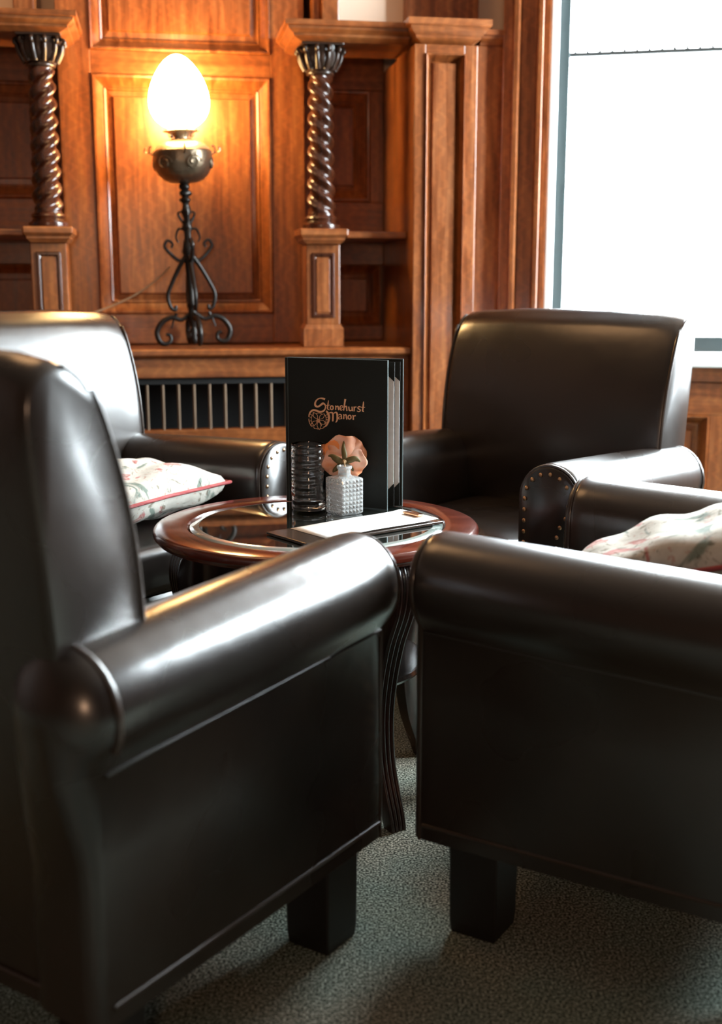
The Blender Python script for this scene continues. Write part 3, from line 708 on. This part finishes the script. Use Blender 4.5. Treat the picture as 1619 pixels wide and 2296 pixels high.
# ------------------------------------------------------------------ menu folder standing open
A_ = Vector((-0.156, 2.488)); B_ = Vector((0.054, 2.386)); G_ = Vector((0.0855, 2.425)); MZ = TZ+0.0012; MH = 0.306
mn = empty('menu_folder', (A_.x, A_.y, MZ), math.atan2((B_-A_).y, (B_-A_).x))
tag(mn, 'tall black menu folder standing slightly open on the table, with copper lettering', 'menu')
MW = (B_-A_).length
obj('front_cover', Bx(0.004, MW, -0.0025, 0.0, 0, MH), M['menu'], mn, 0, 0.0008)
fr = bmesh.new(); ring_molding(fr, 0.003, MW+0.0012, -0.0006, MH+0.0006, [(0, 0.0006), (0, -0.003), (0.0013, -0.0031), (0.0013, 0.0)]); 
e_ = obj('cover_edge', fr, M['menu_edge'], mn, 0); e_['label'] = 'worn metallic edge of the cover'
angB = math.atan2((G_-A_).y, (G_-A_).x)-math.atan2((B_-A_).y, (B_-A_).x); GW = (G_-A_).length
bc = obj('back_cover', Bx(0.004, GW, 0.0, 0.0025, 0, MH), M['menu'], mn, 0, 0.0008); bc.rotation_euler = (0, 0, angB)
fr = bmesh.new(); ring_molding(fr, 0.003, GW+0.0012, -0.0006, MH+0.0006, [(0, 0.0035), (0, -0.0008), (0.0014, -0.0009), (0.0014, 0.0)]); e2 = obj('cover_edge', fr, M['menu_edge'], mn, 0); e2.rotation_euler = (0, 0, angB)
bm = bmesh.new(); loft(bm, [[(0.0+0.005*math.cos(a*PI/4), 0.002+0.005*math.sin(a*PI/4), z) for a in range(8)] for z in (0, MH)]); obj('spine', bm, M['menu'], mn, 60)
for f_, wd in ((0.50, 0.239), (0.84, 0.246)):                # two inner leaves with black photo corners
    a = angB*f_
    pg = obj('page', Bx(0.008, wd-0.001, 0.0, 0.0012, 0.006, MH-0.008), M['paper'], mn, 0); pg.rotation_euler = (0, 0, a)
    pb = obj('page_backing', Bx(0.008, wd, 0.0013, 0.0022, 0.004, MH-0.005), M['menu'], mn, 0); pb.rotation_euler = (0, 0, a)
    for z0, z1 in ((0.004, 0.052), (MH-0.005, MH-0.045)):
        bm = bmesh.new(); loft(bm, [[(wd+0.0005, y, z0), (wd-0.045, y, z0), (wd+0.0005, y, z1)] for y in (-0.0012, -0.0003)]); co = obj('page_corner', bm, M['menu'], mn, 0); co.rotation_euler = (0, 0, a)
# lettering traced as flat copper strokes (drawing units: pixels of an 8x crop)
def UV(X, Y):
    x = 660+X/8.095; y = 870+Y/8.095
    u = (x-648)/(868-648); top = 803+14*u; bot = 1124+20*u
    return (u*MW, (bot-y)/(bot-top)*MH)
def stroke(bm, pts, w, closed=False, sub=6):
    """pts in crop pixels; w = constant or list of widths in crop pixels"""
    P_ = cat_rom([(a, b, 0) for a, b in pts], sub, closed); N = len(P_)
    def ww(i):
        if not isinstance(w, (list, tuple)): return w
        t = i/(N-1)*(len(w)-1); k = min(int(t), len(w)-2); return w[k]+(w[k+1]-w[k])*(t-k)
    Lf, Rt = [], []
    for i in range(N):
        if closed: d = P_[(i+1) % N]-P_[(i-1) % N]
        else: d = P_[min(i+1, N-1)]-P_[max(i-1, 0)]
        d.normalize(); nn = Vector((-d.y, d.x, 0))*ww(i)/2
        for lst, q in ((Lf, P_[i]+nn), (Rt, P_[i]-nn)):
            u, v_ = UV(q.x, q.y); lst.append((bm.verts.new((u, -0.0030, v_)), bm.verts.new((u, -0.0024, v_))))
    for i in range(N if closed else N-1):
        j = (i+1) % N
        bm.faces.new((Lf[i][0], Lf[j][0], Rt[j][0], Rt[i][0]))
        bm.faces.new((Lf[i][0], Lf[i][1], Lf[j][1], Lf[j][0])); bm.faces.new((Rt[i][0], Rt[j][0], Rt[j][1], Rt[i][1]))
def el(cx_, cy_, rx, ry, n=10): return [(cx_+rx*math.cos(2*PI*i/n), cy_+ry*math.sin(2*PI*i/n)) for i in range(n)]
letters = bmesh.new()
T_ = [
 ([(603,222),(560,205),(500,203),(450,235),(425,285),(430,330),(470,350),(520,325),(560,295),(595,310),(610,350),(598,400),(560,435),(500,440),(440,418),(390,410),(345,435),(318,480),(308,530)], [34,30,20,24,30,34,30,32,36,26,18,24,32,34,34,34,30,22,14]),
 ([(664,242),(656,300),(648,360),(650,395),(682,412)], [10,20,24,20,10]), ([(624,330),(655,333),(692,322)], [12,16,8]),
 ([(782,342),(793,352),(790,414)], [14,18,20]), ([(792,372),(815,350),(832,352),(838,380),(843,420)], [10,18,20,20,16]),
 ([(872,395),(915,368),(908,345),(885,343),(868,368),(868,402),(888,420),(920,408)], [10,12,16,18,20,18,16,8]),
 ([(962,226),(952,290),(942,360),(932,428)], [34,26,22,16]), ([(944,382),(962,358),(982,358),(985,395),(990,436)], [10,20,22,20,20]),
 ([(1022,360),(1026,395),(1032,425),(1052,434),(1078,415)], [20,20,22,18,12]), ([(1078,362),(1082,400),(1086,442)], [18,20,20]),
 ([(1114,362),(1118,400),(1114,446)], [16,20,18]), ([(1118,398),(1130,375),(1158,368)], [8,18,20]),
 ([(1228,372),(1200,366),(1180,382),(1192,402),(1218,418),(1222,440),(1198,454),(1165,438)], [18,18,16,18,20,18,18,10]),
 ([(1280,276),(1276,330),(1270,390),(1266,440),(1286,458)], [10,22,24,22,12]), ([(1232,372),(1268,382),(1308,378)], [8,16,8]),
 ([(622,425),(640,450),(665,500),(672,560),(655,630),(620,690),(592,712)], [18,34,40,38,34,30,10]),
 ([(655,475),(690,462),(725,462),(742,490),(742,550),(738,618)], [12,20,26,28,30,26]),
 ([(742,500),(765,470),(795,458),(815,480),(820,540),(815,600),(790,638)], [10,16,26,30,30,26,12]),
 ([(838,508),(865,496),(888,508),(892,545),(896,580)], [10,18,20,20,18]), ([(892,540),(862,538),(842,556),(850,578),(890,572)], [8,14,16,16,10]),
 ([(922,498),(936,510),(932,582)], [12,18,20]), ([(934,528),(955,506),(975,508),(980,550),(990,590)], [10,18,20,20,16]),
 ([(1084,516),(1100,530),(1102,596)], [12,20,22]), ([(1102,552),(1118,528),(1146,522)], [8,18,22]),
]
for pts, w in T_: stroke(letters, pts, w)
for c_ in ((722,374,26,34), (1036,548,26,34)): stroke(letters, el(*c_), 20, True)
obj('lettering', letters, M['foil'], mn, 0)['label'] = 'copper lettering in an old uncial hand'
em = bmesh.new(); cx0, cy0 = 480, 590
for tip in ((385,448),(592,480),(612,662),(500,762),(338,690)):       # petals of the flower emblem
    dx, dy = tip[0]-cx0, tip[1]-cy0; Ln = math.hypot(dx, dy); nx, ny = -dy/Ln, dx/Ln
    for s_ in (1, -1):
        stroke(em, [(cx0+dx*0.12, cy0+dy*0.12), (cx0+dx*0.5+s_*nx*34, cy0+dy*0.5+s_*ny*34), (cx0+dx*0.8+s_*nx*22, cy0+dy*0.8+s_*ny*22), tip], [7,8,8,6])
def arc(r, a0, a1, n=12, cx_=485, cy_=575): return [(cx_+r*math.cos(math.radians(a0+(a1-a0)*i/n)), cy_+r*math.sin(math.radians(a0+(a1-a0)*i/n))) for i in range(n+1)]
stroke(em, arc(176, 185, 130), [12, 8]); stroke(em, arc(176, 100, 50), [8, 8]); stroke(em, arc(134, 130, 232), 8); stroke(em, arc(136, -35, 40), 8)
stroke(em, arc(110, 245, 300), 8); stroke(em, [(395,700),(410,740),(470,742)], 8); stroke(em, [(520,745),(565,735),(585,700)], 9); stroke(em, [(440,655),(400,690)], 7); stroke(em, [(525,650),(540,700)], 7)
for a in (148, 170, 195, 212, -28, -12, 4, 22): stroke(em, [(485+134*math.cos(math.radians(a)), 575+134*math.sin(math.radians(a))), (485+176*math.cos(math.radians(a)), 575+176*math.sin(math.radians(a)))], 9)
stroke(em, el(475, 603, 26, 26), 10, True); stroke(em, el(475, 603, 10, 10, 8), 10, True)
obj('flower_emblem', em, M['foil'], mn, 0)['label'] = 'round copper flower emblem'

# ------------------------------------------------------------------ tumbler
gx, gy = -0.108, 2.392; gz0 = TZ+0.0012
gr = 0.0352
gb = bmesh.new(); prof = [(0.0005, 0.0), (gr*0.93, 0.0), (gr*0.985, 0.002), (gr, 0.006)]
outer = [(gr*(1+0.0), 0.006+0.130*k/26) for k in range(1, 27)]
def wob(a, z):
    if z-gz0 < 0.012 or z-gz0 > 0.118: return 1
    return 1+0.02*math.sin(3*a+z*130+1.5*math.sin(2*a))*math.sin(z*310+2.2*math.sin(a))
lp = [(r, gz0+z) for r, z in prof+outer]+[(gr-0.001, gz0+0.1372), (gr-0.0022, gz0+0.136)]+[(gr-0.0024, gz0+0.134-0.122*k/10) for k in range(1, 11)]+[(gr*0.8, gz0+0.0095), (0.0005, gz0+0.009)]
lathe(gb, lp, 64, (gx, gy), lambda a, z: wob(a, z)); 
tum = obj('tumbler', gb, M['ripple'], None, 70); tag(tum, 'tall clear rippled glass tumbler beside the small rose vase', 'glass')

# ------------------------------------------------------------------ crystal vase
vx, vy = -0.0335, 2.352; vrot = math.radians(38)
vs = empty('bud_vase', (vx, vy, TZ+0.0012), vrot); tag(vs, 'small square cut-crystal bottle vase holding one rose', 'vase')
hv = 0.0268; vh = 0.074
vb = bmesh.new()
# four faceted faces: grid of small pyramids
R_ = 6; RZ = 8
for k in range(4):
    ca, sa = math.cos(k*PI/2), math.sin(k*PI/2)
    def tr_(x, y, z): return (x*ca-y*sa, x*sa+y*ca, z)
    for i in range(R_):
        for j in range(RZ):
            x0 = -hv+2*hv*i/R_; x1 = -hv+2*hv*(i+1)/R_; z0 = 0.003+(vh-0.006)*j/RZ; z1 = 0.003+(vh-0.006)*(j+1)/RZ
            a = [vb.verts.new(tr_(*q)) for q in ((x0, -hv, z0), (x1, -hv, z0), (x1, -hv, z1), (x0, -hv, z1))]
            c_ = vb.verts.new(tr_((x0+x1)/2, -hv-0.0032, (z0+z1)/2))
            for q in range(4): vb.faces.new((a[q], a[(q+1) % 4], c_))
def sq(h, z, n=8):
    out = []
    for k in range(4):
        ca, sa = math.cos(k*PI/2), math.sin(k*PI/2)
        for i in range(n):
            x = -h+2*h*i/n; out.append((x*ca+h*sa, x*sa-h*ca, z))
    return out
def circ(r, z, n=32): return [(r*math.cos(2*PI*(i)/n-PI*3/4), r*math.sin(2*PI*i/n-PI*3/4), z) for i in range(n)]
def sqn(h, z): 
    out = []
    for k in range(4):
        ca, sa = math.cos(k*PI/2), math.sin(k*PI/2)
        for i in range(R_): x = -h+2*h*i/R_; out.append((x*ca+h*sa, x*sa-h*ca, z))
    return out
def circn(r, z): n = 4*R_; return [(r*math.cos(2*PI*i/n-PI*3/4), r*math.sin(2*PI*i/n-PI*3/4), z) for i in range(n)]
tops = [sqn(hv, vh-0.003), sqn(hv-0.001, vh-0.001), sqn(hv-0.004, vh+0.0005), circn(0.0155, vh+0.003), circn(0.0128, vh+0.006), circn(0.0125, vh+0.014), circn(0.0155, vh+0.018), circn(0.0160, vh+0.021), circn(0.0150, vh+0.023),
        circn(0.0128, vh+0.023), circn(0.0105, vh+0.018), circn(0.0102, vh+0.005), circn(0.016, vh-0.004), sqn(hv-0.009, vh-0.012), sqn(hv-0.009, 0.014), sqn(hv-0.012, 0.011)]
rings = [[vb.verts.new(q) for q in lp_] for lp_ in tops]
for a, b_ in zip(rings, rings[1:]):
    for i in range(len(a)): vb.faces.new((a[i], a[(i+1) % len(a)], b_[(i+1) % len(a)], b_[i]))
vb.faces.new(rings[-1])
bt = [vb.verts.new(q) for q in sqn(hv, 0.003)]; bt2 = [vb.verts.new(q) for q in sqn(hv-0.002, 0.0)]
for i in range(len(bt)): vb.faces.new((bt[i], bt[(i+1) % len(bt)], bt2[(i+1) % len(bt)], bt2[i]))
vb.faces.new(bt2); bmesh.ops.remove_doubles(vb, verts=vb.verts[:], dist=0.00005)
obj('bottle', vb, M['crystal'], vs, 0)
# rose
rs = empty('rose', (vx, vy, TZ+0.0012)); tag(rs, 'peach rose seen from its green-sepalled underside, standing in the crystal vase', 'flower')
RC = Vector((0.0, 0.018, 0.104))           # where the sepals join, relative
bm = bmesh.new(); tube(bm, [(0.004, 0.0, 0.030), (0.004, 0.0, 0.060), (0.003, 0.002, 0.085), (0.000, 0.006, 0.100), (-0.002, 0.014, 0.106)], 0.0014, 7); obj('stem', bm, M['stem'], rs, 60)
def petal(ang, length, width, tilt, cup, off, curl=0.3, seed=0):
    rnd = random.Random(seed); ph = [rnd.uniform(0, 6) for _ in range(4)]
    bm = bmesh.new(); NU, NV = 14, 10; V = {}
    up = Vector((math.cos(ang), 0, math.sin(ang))); sd = Vector((-math.sin(ang), 0, math.cos(ang))); dn = Vector((0, 1, 0))
    for i in range(NU+1):
        for j in range(NV+1):
            u = i/NU; v_ = 2*j/NV-1
            wdt = width*1.15*(math.sin(PI*(0.10+0.55*u)))**0.7
            edge = (0.0018*math.sin(4*v_+ph[0])+0.001*math.sin(7*v_+ph[1]))*u
            tilt = tilt*1.0; p_ = up*(length*u*(1-0.30*v_*v_*u)+edge)+sd*(v_*wdt/2)+dn*(tilt*length*u*u+cup*(1-v_*v_)*-1*0.0+cup*v_*v_*0.5+off-0.004*math.sin(5*v_+ph[2])*u-curl*0.012*max(0, u-0.7)/0.3*(0.5+0.5*math.sin(2*v_+ph[3])))
            V[(i, j)] = bm.verts.new(RC+p_)
    for i in range(NU):
        for j in range(NV): bm.faces.new((V[(i, j)], V[(i+1, j)], V[(i+1, j+1)], V[(i, j+1)]))
    o = obj('petal', bm, M['petal_deep'] if seed in (0, 1, 7, 8) and seed != 0 else M['petal'], rs, 80); s_ = o.modifiers.new('solid', 'SOLIDIFY'); s_.thickness = 0.0006
    return o
for k, (dg, ln, wd, ti, off) in enumerate(((88, 0.052, 0.062, 0.45, 0.004), (140, 0.050, 0.050, 0.50, 0.006), (40, 0.050, 0.052, 0.55, 0.008), (195, 0.046, 0.050, 0.30, 0.000), (-8, 0.045, 0.048, 0.30, 0.001), (232, 0.042, 0.036, 0.25, 0.004), (-46, 0.044, 0.036, 0.25, 0.005), (110, 0.048, 0.05, 0.95, 0.012), (60, 0.048, 0.05, 0.95, 0.014), (270, 0.034, 0.045, 0.6, 0.010))):
    petal(math.radians(dg), ln, wd, ti*0.6, 0.018, off*0.7, 0.5, k)
def sepal(pts, wmax, seed):
    P_ = cat_rom(pts, 6); bm = bmesh.new(); rows = []
    for i, q in enumerate(P_):
        u = i/(len(P_)-1); d = (P_[min(i+1, len(P_)-1)]-P_[max(i-1, 0)]).normalized(); s_ = d.cross(Vector((0, 1, 0))).normalized()
        w = wmax*(math.sin(PI*min(1, 0.18+0.82*u))**0.8)*(1-0.25*u)+0.0002; rows.append([bm.verts.new(RC+q+s_*w*t_+Vector((0, abs(t_)*0.0016, 0))) for t_ in (-1, -0.5, 0, 0.5, 1)])
    for a, b_ in zip(rows, rows[1:]):
        for i in range(4): bm.faces.new((a[i], a[i+1], b_[i+1], b_[i]))
    o = obj('sepal', bm, M['sepal'], rs, 80); q = o.modifiers.new('solid', 'SOLIDIFY'); q.thickness = 0.0008
sepal([(0.001, -0.004, -0.002), (0.0, -0.003, 0.012), (-0.002, 0.003, 0.026), (-0.001, 0.009, 0.041)], 0.0058, 0)
sepal([(0.0, -0.004, 0.0), (-0.008, -0.004, -0.001), (-0.018, -0.004, 0.005), (-0.026, 0.0, 0.010), (-0.034, 0.002, 0.0095)], 0.0072, 1)
sepal([(0.002, -0.004, 0.001), (0.010, -0.005, 0.002), (0.020, -0.005, 0.005), (0.028, -0.003, 0.002), (0.032, 0.0, -0.003)], 0.0068, 2)
sepal([(-0.002, -0.002, -0.004), (-0.010, -0.002, -0.010), (-0.020, 0.0, -0.019), (-0.024, 0.0, -0.024)], 0.0058, 3)
sepal([(0.002, -0.002, -0.004), (0.012, 0.0, -0.012), (0.018, 0.002, -0.022)], 0.0050, 4)
bm = bmesh.new(); bmesh.ops.create_uvsphere(bm, u_segments=12, v_segments=8, radius=0.0045)
for v_ in bm.verts: v_.co += RC+Vector((0, -0.003, -0.001))
obj('calyx', bm, M['stem'], rs, 80)

# ------------------------------------------------------------------ menu board with paper strip
Q1, Q2 = Vector((-0.176, 2.143)), Vector((0.084, 2.345)); dirb = (Q2-Q1).normalized(); bl = 0.326; bwid = 0.128
mb = empty('menu_board', (Q1.x, Q1.y, TZ+0.0012), math.atan2(dirb.y, dirb.x)); tag(mb, 'narrow dark board holding a white paper strip, at the front of the table', 'menu board')
obj('board', Bx(0, bl, -bwid, 0, 0, 0.0050), M['board'], mb, 0, 0.001)
bm = bmesh.new(); N = 12; V = []
for i in range(N+1):
    u = i/N; x = 0.050+(bl-0.050-0.006)*u; z = 0.0056+0.0035*math.sin(PI*u)**2*0.6+0.004*u**6
    V.append([bm.verts.new((x, -bwid+0.008, z)), bm.verts.new((x, -0.006, z+0.001*u))])
for a, b_ in zip(V, V[1:]): bm.faces.new((a[0], b_[0], b_[1], a[1]))
pp = obj('paper_strip', bm, M['paper'], mb, 60); s_ = pp.modifiers.new('solid', 'SOLIDIFY'); s_.thickness = 0.0004
bm = bmesh.new(); box(bm, bl-0.030, bl-0.018, -0.088, -0.040, 0.0105, 0.0145); box(bm, bl-0.022, bl-0.018, -0.088, -0.040, 0.0045, 0.0145); obj('clip', bm, M['copper'], mb, 0, 0.001)


def rebase(root, bx, by, bz, tilt=0.0, lift=0.0):
    """move the empty of a wall-frame thing to its own base, keeping its parts where they are"""
    seen = set()
    def walk(o):
        for ch in o.children:
            if ch.data.name not in seen: seen.add(ch.data.name); ch.data.transform(Matrix.Translation((-bx, -by, -bz)))
            walk(ch)
    walk(root)
    root.location = wloc(BO, BT, bx, by, bz+lift)
    root.rotation_euler = (Matrix.Rotation(BT, 3, 'Z') @ Matrix.Rotation(tilt, 3, 'Y')).to_euler()
for o in list(C.objects):
    if o.parent is None and o.type == 'EMPTY':
        k_ = o.name.split('.')[0]
        if k_ == 'oil_lamp': rebase(o, LX, LY, 0.8085, math.radians(-2.2), 0.0065)
        elif k_ in ('twisted_column', 'pedestal'):
            right = 'right' in o['label']; cx_ = (-0.172 if right else (-0.978 if k_ == 'twisted_column' else -0.980))
            rebase(o, cx_, -0.290 if k_ == 'twisted_column' else -0.275, 1.1605 if k_ == 'twisted_column' else 0.8095)
